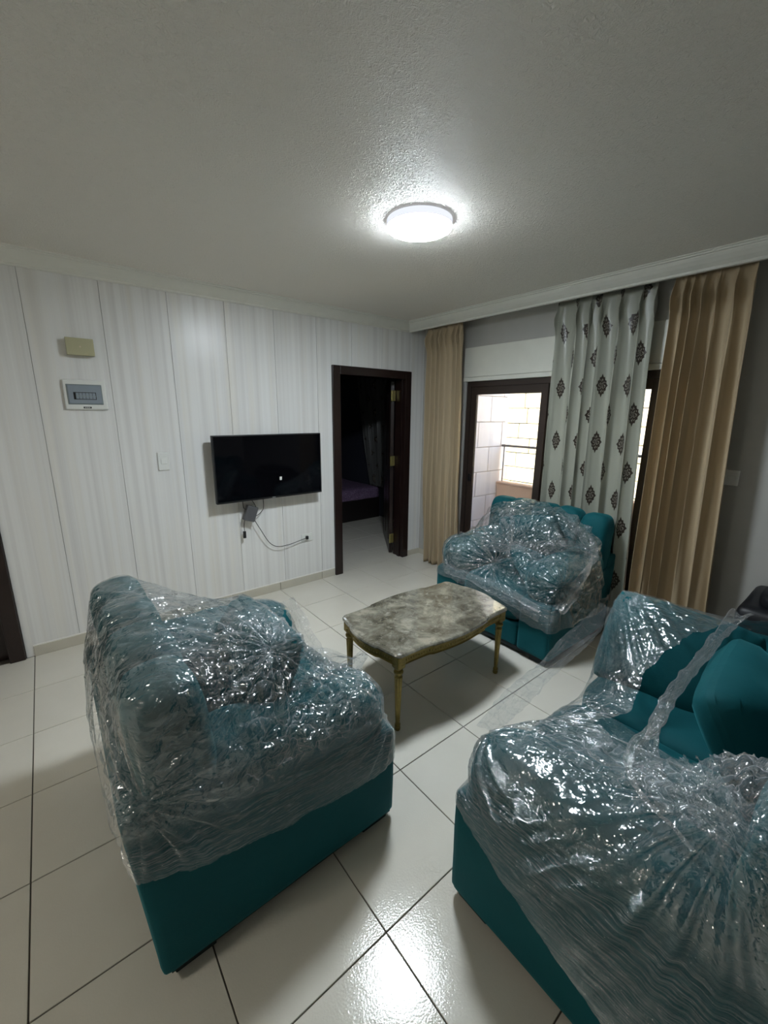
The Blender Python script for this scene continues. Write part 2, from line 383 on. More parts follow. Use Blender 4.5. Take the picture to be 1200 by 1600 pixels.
# ================================================================== SETTING
XW, YW, ZC = 3.34, 3.464, 2.54          # window wall, TV wall, ceiling
XL, YB = -2.2, -2.4
fl = box('floor', XL, 4.1, YB, 7.3, -0.10, -0.006, M['grout']); tag(fl, kind='structure')
tme = None; T = 0.45
def tile_mesh():
    bm = bmesh.new(); g = 0.0022
    bbox(bm, g, T - g, g, T - g, -0.008, 0.0, 0.0012, 1)
    me = bpy.data.meshes.new('tile'); bm.to_mesh(me); bm.free(); me.materials.append(M['tile']); return me
tme = tile_mesh()
for i in range(-4, 9):
    for j in range(1, 12):
        x, y = -0.2575 + i * T, YW - j * T
        if x + T > XW + 0.12 or y < YB - 0.3: continue
        if x < -1.7 and j > 9: continue
        o = bpy.data.objects.new('tile', tme); COL.objects.link(o); o.parent = fl; o.location = (x, y, 0)
for i in range(4, 10):
    for j in range(0, 6):
        o = bpy.data.objects.new('tile', tme); COL.objects.link(o); o.parent = fl; o.location = (-0.2575 + i * T, YW + j * T, 0)

# TV wall with two openings
wf = empty('wall_front', (0, 0, 0), kind='structure')
TH = 0.13
door = (2.235, 3.06, 1.985)   # clear opening
ldoor = (-1.22, -0.37, 2.0)
for (a, b, z0, z1) in ((XL, ldoor[0], 0, 2.6), (ldoor[0], ldoor[1], ldoor[2], 2.6), (ldoor[1], door[0], 0, 2.6), (door[0], door[1], door[2], 2.6), (door[1], 4.1, 0, 2.6)):
    box('wall_core', a, b, YW + 0.008, YW + TH, z0, z1, M['joint'], wf)
seams = [-0.30, 0.003, 0.403, 0.803, 1.203, 1.603, 2.003, 2.381, 2.75, 3.142, 3.34]
for a, b in zip(seams[:-1], seams[1:]):
    z0 = 0.0
    if a >= 2.3 and b < 3.2: z0 = 2.03
    if a == 2.003:
        bm = bmesh.new(); bbox(bm, a + 0.0015, 2.17, YW, YW + 0.01, 0, 2.50, 0.0012, 1); bbox(bm, 2.168, b - 0.0015, YW + .0005, YW + 0.01, 2.03, 2.50)
        bmobj('panel', bm, M['panel'], wf); continue
    box('panel', a + 0.001, b - 0.001, YW, YW + 0.01, z0, 2.50, M['panel'], wf, 0.0012, 1)
box('panel', -1.35, -0.302, YW, YW + 0.01, 2.0, 2.50, M['panel'], wf, 0.001, 1)
box('panel', XL, -1.35, YW, YW + 0.01, 0, 2.50, M['panel'], wf, 0.001, 1)

bs = empty('baseboard_front', kind='structure')
xs = [-0.2575 + T * k for k in range(0, 6)]
for a, b in zip(xs, xs[1:] + [2.15]):
    if b - a < 0.05: continue
    if b > 2.15: b = 2.15
    box('skirting_tile', a + 0.002, b - 0.002, YW - 0.010, YW + 0.001, 0.0, 0.075, M['skirting'], bs, 0.002, 1)
box('skirting_tile', 3.145, XW - 0.01, YW - 0.010, YW + 0.001, 0.0, 0.06, M['skirting'], bs, 0.002, 1)
box('skirting_cap', -0.2575, 2.15, YW - 0.004, YW + 0.001, 0.075, 0.083, M['paintw'], bs)
bs2 = empty('baseboard_right', kind='structure')
for k in range(13):
    b = YW - k * T
    if b - T < YB: break
    if b > 2.9 + T or b < 0.95: box('skirting_tile', XW - 0.010, XW + 0.001, b - T + 0.002, b - 0.002, 0, 0.06, M['skirting'], bs2, 0.002, 1)

# window wall
wr_ = empty('wall_right', kind='structure')
WY0, WY1, WZ = 0.86, 2.86, 1.945
for (a, b, z0, z1) in ((YB, WY0, 0, 2.6), (WY0, WY1, 2.26, 2.6), (WY1, YW, 0, 2.6)):
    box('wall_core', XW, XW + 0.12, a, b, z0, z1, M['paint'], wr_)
sb = empty('trim_3', kind='structure')
box('shutter_box', XW - 0.006, XW + 0.12, WY0, WY1 + 0.03, 1.985, 2.26, M['boxwhite'], sb, 0.004)
box('sill_strip', XW - 0.010, XW + 0.12, WY0, WY1 + 0.03, 1.945, 1.983, M['boxwhite'], sb, 0.003)
wb = box('wall_back', XL - .1, XW + 0.12, YB - 0.12, YB, 0, 2.6, M['paintw']); tag(wb, kind='structure')
wl_ = box('wall_left', XL - 0.12, XL, YB, YW + TH, 0, 2.6, M['paintw']); tag(wl_, kind='structure')
ce = box('ceiling', XL, XW + .12, YB, YW + TH, ZC, ZC + 0.12, M['ceiling']); tag(ce, kind='structure')

# cornices: profile swept along each wall (p = distance from wall, z)
prof = [(0.0, 2.452), (0.012, 2.452), (0.016, 2.458), (0.016, 2.466), (0.024, 2.470), (0.045, 2.484), (0.066, 2.504), (0.076, 2.516), (0.078, 2.522), (0.088, 2.524), (0.090, 2.532), (0.100, 2.534), (0.100, 2.541), (0.0, 2.541)]
def cornice(name, a, b, axis, wall, off=0.0, mitre=0.0):
    vs, fs = [], []
    for end, t in ((0, a), (1, b)):
        for (p, z) in prof:
            if axis == 'x': vs.append((t - (p if end and mitre else 0), wall - p, z))
            else: vs.append((wall - p, t - (p if end and mitre else 0), z))
    n_ = len(prof)
    for k in range(n_):
        q = (k + 1) % n_; fs.append((k, q, n_ + q, n_ + k))
    fs.append(tuple(range(n_))); fs.append(tuple(range(2 * n_ - 1, n_ - 1, -1)))
    o = mesh(name, vs, fs, M['cornice']); return tag(o, kind='structure')
cornice('trim_1', XL, 3.115, 'x', YW, mitre=1)
cornice('trim_2', YB, YW, 'y', 3.115, mitre=1)
fb = box('trim_4', 3.112, 3.13, YB, YW, 2.452, 2.56, M['cornice']); tag(fb, kind='structure')

o = box('wall_sky_blocker', -1.5, -0.1, YW + TH + 0.002, YW + TH + 0.05, -0.1, 2.6, M['bedwall']); tag(o, kind='structure')  # unseen slab added behind the left door to keep sky light out
# inner door to the dark bedroom
d1 = empty('door_1', kind='structure')
cw = 0.082
box('door_frame', 2.153, 2.238, YW - 0.022, YW + TH + 0.02, 0, 2.065, M['darkwood'], d1, 0.004)
box('door_frame', 3.057, 3.139, YW - 0.022, YW + TH + 0.02, 0, 2.065, M['darkwood'], d1, 0.004)
box('door_frame', 2.238, 3.057, YW - 0.022, YW + TH + 0.02, 1.985, 2.065, M['darkwood'], d1, 0.004)
bm = bmesh.new()
for x0, x1 in ((2.238, 2.25), (3.045, 3.057)): bbox(bm, x0, x1, YW + 0.03, YW + 0.07, 0, 1.985)
bmobj('door_stop', bm, M['darkwood'], d1)
leaf = empty('door_leaf', (3.035, YW + TH + 0.035, 0)); leaf.parent = d1
ang = math.radians(56); leaf.rotation_euler = (0, 0, ang)
lo = box('leaf_panel', 0.01, 0.80, -0.02, 0.02, 0.012, 1.975, M['darkwood'], leaf, 0.003)
bpy.data.objects.remove(lo)
leaf2 = box('door_leaf', 0.01, 0.80, -0.02, 0.02, 0.012, 1.975, M['darkwood'], d1, 0.003)
leaf2.location = leaf.location; leaf2.rotation_euler = leaf.rotation_euler; bpy.data.objects.remove(leaf)
bm = bmesh.new()
for (u0, u1) in ((0.10, 0.37), (0.45, 0.72)):
    for (z0, z1) in ((0.15, 0.85), (1.0, 1.85)):
        bbox(bm, u0, u1, -0.026, 0.026, z0, z1, 0.006, 1)
bmobj('raised_panel', bm, M['darkwood'], leaf2)
for z in (0.20, 1.11, 1.82):
    bm = bmesh.new(); bbox(bm, 2.996, 3.052, YW + TH + 0.005, YW + TH + 0.022, z - 0.055, z + 0.055, 0.002, 1); tube_bm(bm, [(3.02, YW + TH + 0.024, z - 0.05), (3.02, YW + TH + 0.024, z + 0.05)], 0.007)
    bmobj('hinge', bm, M['brass'], d1)

# dark doorway at the left end
d2 = empty('door_2', kind='structure')
box('door_frame', ldoor[1] - 0.015, -0.302, YW - 0.024, YW + TH, 0, 2.07, M['darkwood'], d2, 0.006)
box('door_frame', ldoor[0] - 0.07, ldoor[0] + 0.015, YW - 0.024, YW + TH, 0, 2.07, M['darkwood'], d2, 0.006)
box('door_frame', ldoor[0] + 0.015, ldoor[1] - 0.015, YW - 0.024, YW + TH, 1.99, 2.07, M['darkwood'], d2, 0.006)
dl = box('door_leaf', ldoor[0] + 0.016, ldoor[1] - 0.016, YW + 0.06, YW + 0.10, 0.001, 1.988, M['darkwood'], d2, 0.002)
for (z0, z1) in ((0.15, 0.85), (1.0, 1.85)):
    box('raised_panel', ldoor[0] + 0.14, ldoor[1] - 0.14, YW + 0.05, YW + 0.06, z0, z1, M['darkwood'], dl, 0.004)
bm = bmesh.new(); tube_bm(bm, [(-0.46, YW + 0.06, 1.0), (-0.46, YW + 0.005, 1.0), (-0.58, YW + 0.005, 1.0)], 0.009); bmobj('door_handle', bm, M['brass'], dl, True)

# ---------------- sliding balcony door
w1 = empty('window_1', kind='structure')
FX = XW + 0.045
bm = bmesh.new()
bbox(bm, FX - 0.025, FX + 0.065, WY0, WY0 + 0.05, 0, WZ); bbox(bm, FX - 0.025, FX + 0.065, WY1 - 0.05, WY1, 0, WZ)
bbox(bm, FX - 0.0245, FX + 0.0645, WY0 + .049, WY1 - 0.049, WZ - 0.05, WZ); bbox(bm, FX - 0.0245, FX + 0.0645, WY0 + .049, WY1 - 0.049, 0, 0.05)
bmobj('window_frame', bm, M['alu'], w1)
def sash(y0, y1, x):
    bm = bmesh.new(); z0, z1, s = 0.05, WZ - 0.05, 0.065
    bbox(bm, x - 0.014, x + 0.014, y0, y0 + s, z0, z1, 0.003, 1); bbox(bm, x - 0.014, x + 0.014, y1 - s, y1, z0, z1, 0.003, 1)
    bbox(bm, x - 0.013, x + 0.013, y0 + s - .002, y1 - s + .002, z1 - 0.075, z1); bbox(bm, x - 0.013, x + 0.013, y0 + s - .002, y1 - s + .002, z0, z0 + 0.09)
    o = bmobj('window_sash', bm, M['alu'], w1)
    box('pane', x - 0.003, x + 0.003, y0 + s - .004, y1 - s + .004, z0 + 0.088, z1 - 0.073, M['glass'], o)
    return o
s_a = sash(1.985, WY1 - 0.052, FX); s_b = sash(1.14, 2.00, FX + 0.036); s_c = sash(WY0 + 0.05, 1.20, FX)
box('sash_lock', FX - 0.034, FX - 0.012, 2.755, 2.785, 0.96, 1.04, M['black'], w1, 0.004)

# ---------------- balcony and neighbouring house
bf = box('floor_balcony', XW + 0.125, 4.20, -0.5, 2.93, -0.08, -0.01, M['tile']); tag(bf, kind='structure')
par = empty('balcony_parapet', (0, 0, 0), label='salmon plastered low balcony parapet outside the sliding door', cat='parapet')
box('parapet_wall', 4.06, 4.16, -0.5, 2.93, -0.08, 0.85, M['pinkplaster'], par, 0.004)
box('parapet_cap', 4.045, 4.175, -0.5, 2.93, 0.85, 0.872, M['pinkplaster'], par, 0.004)
rl = empty('balcony_railing', (0, 0, 0), label='grey metal hand rail with clear panels on the balcony parapet', cat='railing')
tube('hand_rail', [(4.11, -0.5, 1.285), (4.11, 2.93, 1.285)], 0.014, M['railmetal'], rl)
for y in (2.90, 1.80, 0.70, -0.4): tube('post', [(4.11, y, 0.872), (4.11, y, 1.28)], 0.007, M['railmetal'], rl)
for y in (0.72, 1.82): box('pane', 4.107, 4.113, y, y + 1.06, 0.88, 1.265, M['glass'], rl)
wbal = empty('wall_balcony', kind='structure')
box('wall_core', XW + 0.13, 4.19, 2.965, 3.40, -0.1, 3.0, M['mortar'], wbal)
for k in range(11):
    z0 = -0.1 + k * 0.275; x = XW + 0.125 - (0.2 if k % 2 else 0)
    while x < 4.20:
        a, b = max(x, XW + 0.125), min(x + 0.42, 4.205)
        if b - a > 0.03: box('stone_block', a + 0.003, b - 0.003, 2.945 + random.uniform(-.002, .002), 3.0, z0 + 0.003, z0 + 0.272, M['pinkstone'], wbal, 0.004, 1)
        x += 0.42
bld = empty('stone_house', (0, 0, 0), label='pale limestone block house standing opposite the balcony', cat='building')
box('wall', 7.06, 7.4, -1.2, 9.0, -3.0, 5.0, M['mortar'], bld)
bm0 = None
sme = []
for k in range(6):
    bm = bmesh.new(); wv_ = 0.44 + 0.06 * k
    bbox(bm, 0, 0.09, 0.006, wv_ - 0.006, 0.006, 0.268, 0.014, 2)
    me = bpy.data.meshes.new('stone_block'); bm.to_mesh(me); bm.free(); me.materials.append(M['stone']); sme.append((wv_, me))
z = -1.0
while z < 3.7:
    y = 0.9 + random.uniform(-0.3, 0)
    while y < 7.6:
        wv_, me = random.choice(sme)
        o = bpy.data.objects.new('stone_block', me); COL.objects.link(o); o.parent = bld; o.location = (7.0 + random.uniform(-.015, .01), y, z); y += wv_
    z += 0.274
gr = box('ground', 4.3, 9.0, -3.0, 9.0, -3.05, -3.0, M['mortar']); tag(gr, kind='structure')

# ---------------- bedroom beyond the door
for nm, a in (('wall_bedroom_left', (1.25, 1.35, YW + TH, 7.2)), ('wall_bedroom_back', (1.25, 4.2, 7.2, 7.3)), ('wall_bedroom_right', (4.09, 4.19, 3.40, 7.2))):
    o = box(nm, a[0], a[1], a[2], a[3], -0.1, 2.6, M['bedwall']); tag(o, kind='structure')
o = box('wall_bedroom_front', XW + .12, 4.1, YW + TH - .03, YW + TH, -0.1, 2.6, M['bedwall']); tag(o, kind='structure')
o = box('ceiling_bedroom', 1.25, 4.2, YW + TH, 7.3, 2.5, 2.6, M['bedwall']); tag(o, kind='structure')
bed = empty('bed', (3.1, 5.9, 0), label='dark wooden bed with purple patterned bedspread seen through doorway', cat='bed')
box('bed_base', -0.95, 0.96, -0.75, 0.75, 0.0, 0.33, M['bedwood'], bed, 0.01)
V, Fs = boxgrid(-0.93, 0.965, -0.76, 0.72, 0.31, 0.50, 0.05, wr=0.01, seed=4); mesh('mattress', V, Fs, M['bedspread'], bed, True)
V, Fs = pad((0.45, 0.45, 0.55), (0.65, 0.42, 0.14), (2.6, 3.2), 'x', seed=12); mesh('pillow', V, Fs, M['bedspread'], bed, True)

# ================================================================== CURTAINS
def curtain(name, Xp, yt0, yt1, yb0, yb1, z0, z1, npl, mat, label, full=1.8, amp=0.042, seed=0, group=None, ax='y', phase=None):
    nu, nv = npl * 22, 60
    u = np.linspace(0, 1, nu); v = np.linspace(0, 1, nv)
    rng = np.random.default_rng(seed)
    # irregular pleat positions
    kn = np.cumsum(rng.uniform(0.6, 1.4, npl)); kn = np.concatenate([[0], kn]) / kn[-1] * npl
    ph = np.interp(u * npl, kn, np.arange(npl + 1))
    vs = np.zeros((nv, nu, 3)); uvs = np.zeros((nv, nu, 2))
    a1 = rng.uniform(0.65, 1.2, npl + 2)
    for j, t in enumerate(v):            # t=0 top
        z = z1 + (z0 - z1) * t
        y0 = yt0 + (yb0 - yt0) * t; y1 = yt1 + (yb1 - yt1) * t
        A = amp * (0.35 + 0.65 * min(1, t / 0.25))
        drift = 0.35 * math.sin(2.2 * t + seed) * t + 0.10 * np.sin(u * 17 + t * 3 + seed)
        am = np.interp(ph, np.arange(npl + 2), a1)
        w = np.cos(2 * PI * (ph + drift * (t > 0) * t))
        wv = np.sign(w) * np.abs(w) ** 0.75
        sec = 0.22 * np.sin(2 * PI * (2.0 * ph + 0.5 * t) + seed) * min(1, t * 3)
        pin = math.exp(-((t - 0.055) / 0.028) ** 2)           # pinched heading
        fr = ph - np.round(ph)
        pinch = np.exp(-(fr / 0.08) ** 2) * pin
        top = math.exp(-(t / 0.035) ** 2)
        x = Xp - A * am * (wv * (1 - 0.45 * top) + sec) - 0.045 * pinch
        y = y0 + (y1 - y0) * u + 0.33 * (y1 - y0) / npl * np.sin(2 * PI * ph) * (-0.38) * (1 - top * .6)
        y = y - fr * (y1 - y0) / npl * 0.45 * pin
        vs[j, :, 0] = x; vs[j, :, 1] = y; vs[j, :, 2] = z + 0.006 * top * np.cos(2 * PI * ph) + 0.004 * np.sin(ph * 3)
        uvs[j, :, 0] = u * (yb1 - yb0 if abs(yb1 - yb0) > .1 else 1) * full + seed * 0.05; uvs[j, :, 1] = z
    V = vs.reshape(-1, 3)
    if ax == 'x': V = V[:, [1, 0, 2]]
    I = np.arange(nv * nu).reshape(nv, nu)
    Fq = np.stack([I[:-1, :-1], I[:-1, 1:], I[1:, 1:], I[1:, :-1]], -1).reshape(-1, 4)
    o = mesh(name, V, Fq, mat, None, True)
    ul = o.data.uv_layers.new(name='uv'); li = np.zeros(len(o.data.loops), dtype=np.int32); o.data.loops.foreach_get('vertex_index', li)
    ul.data.foreach_set('uv', uvs.reshape(-1, 2)[li].astype(np.float32).ravel())
    md = o.modifiers.new('thick', 'SOLIDIFY'); md.thickness = 0.002
    return tag(o, label, 'curtain', group)
curtain('curtain', 3.175, 2.79, 3.235, 2.73, 3.245, 0.015, 2.475, 7, M['beige_curtain'], 'plain beige pleated curtain hanging in the corner beside the dark doorway', amp=0.034, seed=3, group='plain beige window curtains')
curtain('curtain', 3.235, 1.20, 1.88, 1.12, 1.85, 0.015, 2.48, 6, M['silver_curtain'], 'silver grey pleated curtain with dark brown damask motifs behind the far armchair', full=2.0, amp=0.036, seed=11)
curtain('curtain', 3.175, 0.69, 1.08, 0.60, 1.06, 0.015, 2.475, 6, M['beige_curtain'], 'plain beige pleated curtain right of the damask patterned one', amp=0.052, seed=5, group='plain beige window curtains')
cr = tube('curtain_rail', [(3.19, 0.6, 2.492), (3.19, 3.3, 2.492)], 0.010, M['whiteplastic']); tag(cr, 'white curtain rail hidden behind the window side cornice', 'curtain rail')
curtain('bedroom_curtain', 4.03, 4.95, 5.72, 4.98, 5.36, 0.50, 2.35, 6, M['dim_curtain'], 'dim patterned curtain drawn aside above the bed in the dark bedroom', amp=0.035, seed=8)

# ================================================================== LAMP
def ceiling_lamp(loc, label, disc):
  lp = empty('ceiling_lamp', loc, label=label, cat='lamp', group='round ceiling lamps')
  bm = bmesh.new(); lathe(bm, [(0.150, 0.0), (0.150, -0.004), (0.1505, -0.0042)], 64); bmobj('mounting_ring', bm, M['whiteplastic'], lp, False)
  bm = bmesh.new(); lathe(bm, [(0.150, -0.0043), (0.157, -0.0050), (0.157, -0.032), (0.1565, -0.0335)], 64); bmobj('rim', bm, M['lamprim'], lp, True)
  bm = bmesh.new(); lathe(bm, [(0.1566, -0.0336), (0.1550, -0.0375), (0.151, -0.0405), (0.143, -0.0430), (0.12, -0.0445)], 64); bmobj('diffuser', bm, M[disc], lp, True)
ceiling_lamp((1.545, 1.665, ZC), 'round white LED lamp glowing on the ceiling', 'lampdisc')
ceiling_lamp((-1.55, 1.15, ZC), 'round warm ceiling lamp in the part of the room left of the camera', 'lampdisc2')

# ================================================================== WALL THINGS
tv = empty('television', (1.4695, YW, 0.915), label='black flat screen television mounted on the striped wall', cat='television')
box('bezel', -0.476, 0.476, -0.128, -0.088, 0.0, 0.541, M['black'], tv, 0.004)
box('screen', -0.466, 0.466, -0.1295, -0.127, 0.016, 0.532, M['screen'], tv)
box('back_cover', -0.36, 0.36, -0.09, -0.055, 0.03, 0.40, M['black'], tv, 0.012)
box('wall_bracket', -0.16, 0.16, -0.056, 0.0, 0.12, 0.36, M['greyplastic'], tv, 0.004)
bm = bmesh.new()
for k in range(7): bbox(bm, -0.012 + k * 0.0042 + .0, -0.0095 + k * 0.0042, -0.1300, -0.128, 0.0055, 0.0115 if k % 2 else 0.0105)
bmobj('maker_mark', bm, M['whiteplastic'], tv)
box('reflection_patch', 0.062, 0.082, -0.1302, -0.1290, 0.150, 0.180, M['whiteplastic'], tv, 0.0005, 1)  # white patch standing in for a small bright reflection on the screen

pa = empty('power_adapter', (1.275, YW, 0.745), label='grey power adapter hanging by its leads below the television', cat='adapter')
box('adapter_body', -0.055, 0.042, -0.075, -0.02, -0.02, 0.11, M['greyplastic'], pa, 0.006).rotation_euler = (0, math.radians(20), 0)
tube('adapter_lead', spline([(-0.05, -0.05, 0.17), (-0.045, -0.05, 0.10), (-0.02, -0.055, 0.085)]), 0.003, M['black'], pa)
tube('adapter_lead', spline([(0.02, -0.05, 0.175), (0.06, -0.055, 0.09), (0.02, -0.06, 0.05)]), 0.003, M['black'], pa)
tube('adapter_lead', spline([(0.13, -0.05, 0.175), (0.125, -0.05, 0.07), (0.06, -0.045, 0.015), (0.0, -0.05, 0.04)]), 0.003, M['black'], pa)
tube('adapter_lead', spline([(-0.035, -0.045, 0.02), (-0.05, -0.045, -0.05), (-0.05, -0.045, -0.10)]), 0.003, M['black'], pa)
box('lead_plug', -0.062, -0.040, -0.056, -0.034, -0.165, -0.105, M['black'], pa, 0.003)
ol = empty('wall_socket', (1.838, YW, 0.463), label='white double wall socket low on the striped wall beside the doorway', cat='socket')
box('socket_plate', -0.058, 0.058, -0.009, 0.0, -0.038, 0.038, M['whiteplastic'], ol, 0.003)
box('socket_insert', -0.022, 0.045, -0.011, -0.008, -0.022, 0.022, M['whiteplastic'], ol, 0.001, 1)
pc = tube('power_cable', spline([(1.302, YW - 0.05, 0.755), (1.36, YW - 0.055, 0.64), (1.44, YW - 0.05, 0.50), (1.52, YW - 0.045, 0.445), (1.63, YW - 0.04, 0.44), (1.74, YW - 0.035, 0.455), (1.832, YW - 0.03, 0.470)]), 0.0032, M['black']); tag(pc, 'thin black power cable looping from the adapter to the wall socket', 'cable')
box('plug', 1.820, 1.842, YW - 0.034, YW - 0.0115, 0.452, 0.484, M['black'], None, 0.002); bpy.data.objects['plug'].parent = pc

jb = empty('junction_box', (0.256, YW, 2.03), label='yellowed beige plastic junction box high on the striped wall', cat='box')
box('box_body', -0.072, 0.072, -0.045, 0.0, -0.05, 0.05, M['beigeplastic'], jb, 0.003)
box('cover', -0.074, 0.074, -0.052, -0.044, -0.052, 0.052, M['beigeplastic'], jb, 0.003)
bm = bmesh.new(); lathe(bm, [(0.005, 0), (0.005, 0.003)], 10); bmesh.ops.rotate(bm, verts=bm.verts, matrix=Matrix.Rotation(PI / 2, 3, 'X')); bmesh.ops.translate(bm, verts=bm.verts, vec=(0, -0.051, 0)); bmobj('screw', bm, M['mortar'], jb)

fp = empty('breaker_panel', (0.250, YW, 1.735), label='white circuit breaker panel with smoky door under the junction box', cat='breaker panel')
box('panel_frame', -0.118, 0.118, -0.022, 0.0, -0.095, 0.095, M['whiteplastic'], fp, 0.010, 3)
box('door_trim', -0.100, 0.092, -0.026, -0.020, -0.062, 0.066, M['greytrim'], fp, 0.003)
sd = box('smoky_door', -0.094, 0.086, -0.030, -0.025, -0.056, 0.060, M['blueplastic'], fp, 0.003)
bm = bmesh.new(); bbox(bm, -0.066, 0.056, -0.0315, -0.0295, -0.030, 0.016); bmobj('breaker_slot', bm, M['black'], sd)
for k in range(6): box('breaker', -0.054 + k * 0.018, -0.038 + k * 0.018, -0.0335, -0.031, -0.026, 0.012, M['blueplastic'], sd)
bm = bmesh.new(); bbox(bm, -0.054, 0.054, -0.0350, -0.0330, -0.010, -0.006); bmobj('breaker_bar', bm, M['greytrim'], sd)
np_ = box('name_plate', -0.022, 0.022, -0.0235, -0.0215, -0.086, -0.075, M['black'], fp)
bm = bmesh.new()
for k in range(6): bbox(bm, -0.015 + k * 0.0052, -0.0115 + k * 0.0052, -0.0242, -0.0230, -0.0825, -0.0785)
bmobj('name_plate_print', bm, M['whiteplastic'], np_)

def light_switch(loc, rz, label):
    s = empty('light_switch', loc, rz, label, 'switch', 'white wall switches')
    box('switch_plate', -0.038, 0.038, -0.010, 0.0, -0.068, 0.068, M['whiteplastic'], s, 0.005, 3)
    box('rocker', -0.018, 0.022, -0.014, -0.008, -0.020, 0.018, M['whiteplastic'], s, 0.003)
    box('plate_rib', -0.026, 0.026, -0.0115, -0.009, 0.034, 0.040, M['whiteplastic'], s, 0.001, 1)
    return s
light_switch((0.668, YW, 1.271), 0, 'white light switch on the striped wall left of the television')
s = light_switch((XW, 0.655, 1.262), -PI / 2, 'white light switch on the grey wall beside the right beige curtain')
s.scale = (1, 1, 0.72)

# ================================================================== COFFEE TABLE
ct = empty('coffee_table', (1.665, 1.638, 0), math.radians(-1.0), label='antique gold coffee table with brown marble top between the wrapped seats', cat='table')
A, B = 0.452, 0.268
def outline(inset, step=0.02):
    a, b = A - inset, B - inset; c = 0.026
    pts = []
    def side(p, q, nrm, bul, n):
        for k in range(n):
            t = k / n; x = p[0] + (q[0] - p[0]) * t; y = p[1] + (q[1] - p[1]) * t
            s_ = math.sin(PI * t) ** (1.1 if n < 30 else 2) * bul - 0.008 * (math.sin(2 * PI * t) ** 2) * (1 if abs(t - .5) > .25 else 0)
            pts.append((x + nrm[0] * s_, y + nrm[1] * s_))
    side((-a + c, -b), (a - c, -b), (0, -1), 0.038, 40)
    side((a - c, -b), (a, -b + c), (0.7, -0.7), 0.004, 4)
    side((a, -b + c), (a, b - c), (1, 0), 0.045, 26)
    side((a, b - c), (a - c, b), (0.7, 0.7), 0.004, 4)
    side((a - c, b), (-a + c, b), (0, 1), 0.038, 40)
    side((-a + c, b), (-a, b - c), (-0.7, 0.7), 0.004, 4)
    side((-a, b - c), (-a, -b + c), (-1, 0), 0.045, 26)
    side((-a, -b + c), (-a + c, -b), (-0.7, -0.7), 0.004, 4)
    return pts
def stack(name, levels, mat, parent, cap0=True, cap1=True):
    vs, fs = [], []; n_ = None
    for ins, z in levels:
        p = outline(ins); n_ = len(p); vs += [(x, y, z) for x, y in p]
    for i in range(len(levels) - 1):
        for k in range(n_):
            q = (k + 1) % n_; fs.append((i * n_ + k, i * n_ + q, (i + 1) * n_ + q, (i + 1) * n_ + k))
    if cap0: fs.append(tuple(range(n_ - 1, -1, -1)))
    if cap1: fs.append(tuple(range((len(levels) - 1) * n_, len(levels) * n_)))
    return mesh(name, vs, fs, mat, parent, False)
stack('marble_top', [(0.020, 0.446), (0.006, 0.447), (0.0, 0.452), (0.0, 0.459), (0.004, 0.466), (0.012, 0.470), (0.016, 0.470)], M['marble'], ct)
ap = stack('apron', [(0.030, 0.392), (0.016, 0.392), (0.012, 0.396), (0.018, 0.401), (0.018, 0.432), (0.010, 0.437), (0.010, 0.445), (0.030, 0.445), (0.030, 0.392)], M['gold'], ct, False, False)
# fretwork lozenges and beads on the apron: one joined carved band
pp = outline(0.018); vs, fs = [], []
acc = 0.0; nxt = 0.010; kk = 0
for i in range(len(pp)):
    p, q = Vector(pp[i]), Vector(pp[(i + 1) % len(pp)]); d = (q - p).length
    while nxt < acc + d:
        t = (nxt - acc) / d; c = p.lerp(q, t); tg = (q - p).normalized(); nr = Vector((tg.y, -tg.x))
        b0 = len(vs); zc = 0.4165; hw = 0.008; hz_ = 0.012; o1 = c + nr * 0.0055; o0 = c - nr * 0.002
        for (du, dz, oo) in ((-hw, 0, o0), (0, hz_, o0), (hw, 0, o0), (0, -hz_, o0)):
            vs.append((oo.x + tg.x * du, oo.y + tg.y * du, zc + dz))
        vs.append((o1.x, o1.y, zc))
        for a_ in range(4): fs.append((b0 + a_, b0 + (a_ + 1) % 4, b0 + 4))
        nxt += 0.0175
    acc += d
cf = mesh('carved_fretwork', vs, fs, M['gold'], ct); cf['kind'] = 'stuff'
for sx_, sy_ in ((-1, -1), (1, -1), (1, 1), (-1, 1)):
    bm = bmesh.new(); cx_, cy_ = sx_ * (A - 0.040), sy_ * (B - 0.040)
    bbox(bm, cx_ - 0.026, cx_ + 0.026, cy_ - 0.026, cy_ + 0.026, 0.375, 0.444, 0.005, 2)
    lathe(bm, [(0.012, 0.0), (0.015, 0.004), (0.016, 0.016), (0.011, 0.022), (0.0155, 0.028), (0.0155, 0.038), (0.011, 0.044), (0.012, 0.048), (0.021, 0.318), (0.022, 0.322), (0.016, 0.330), (0.015, 0.336), (0.024, 0.342), (0.026, 0.352), (0.022, 0.360), (0.016, 0.364), (0.020, 0.368), (0.027, 0.376)], 20, (cx_, cy_), (0.046, 0.32))
    bmobj('leg', bm, M['gold'], ct, False)

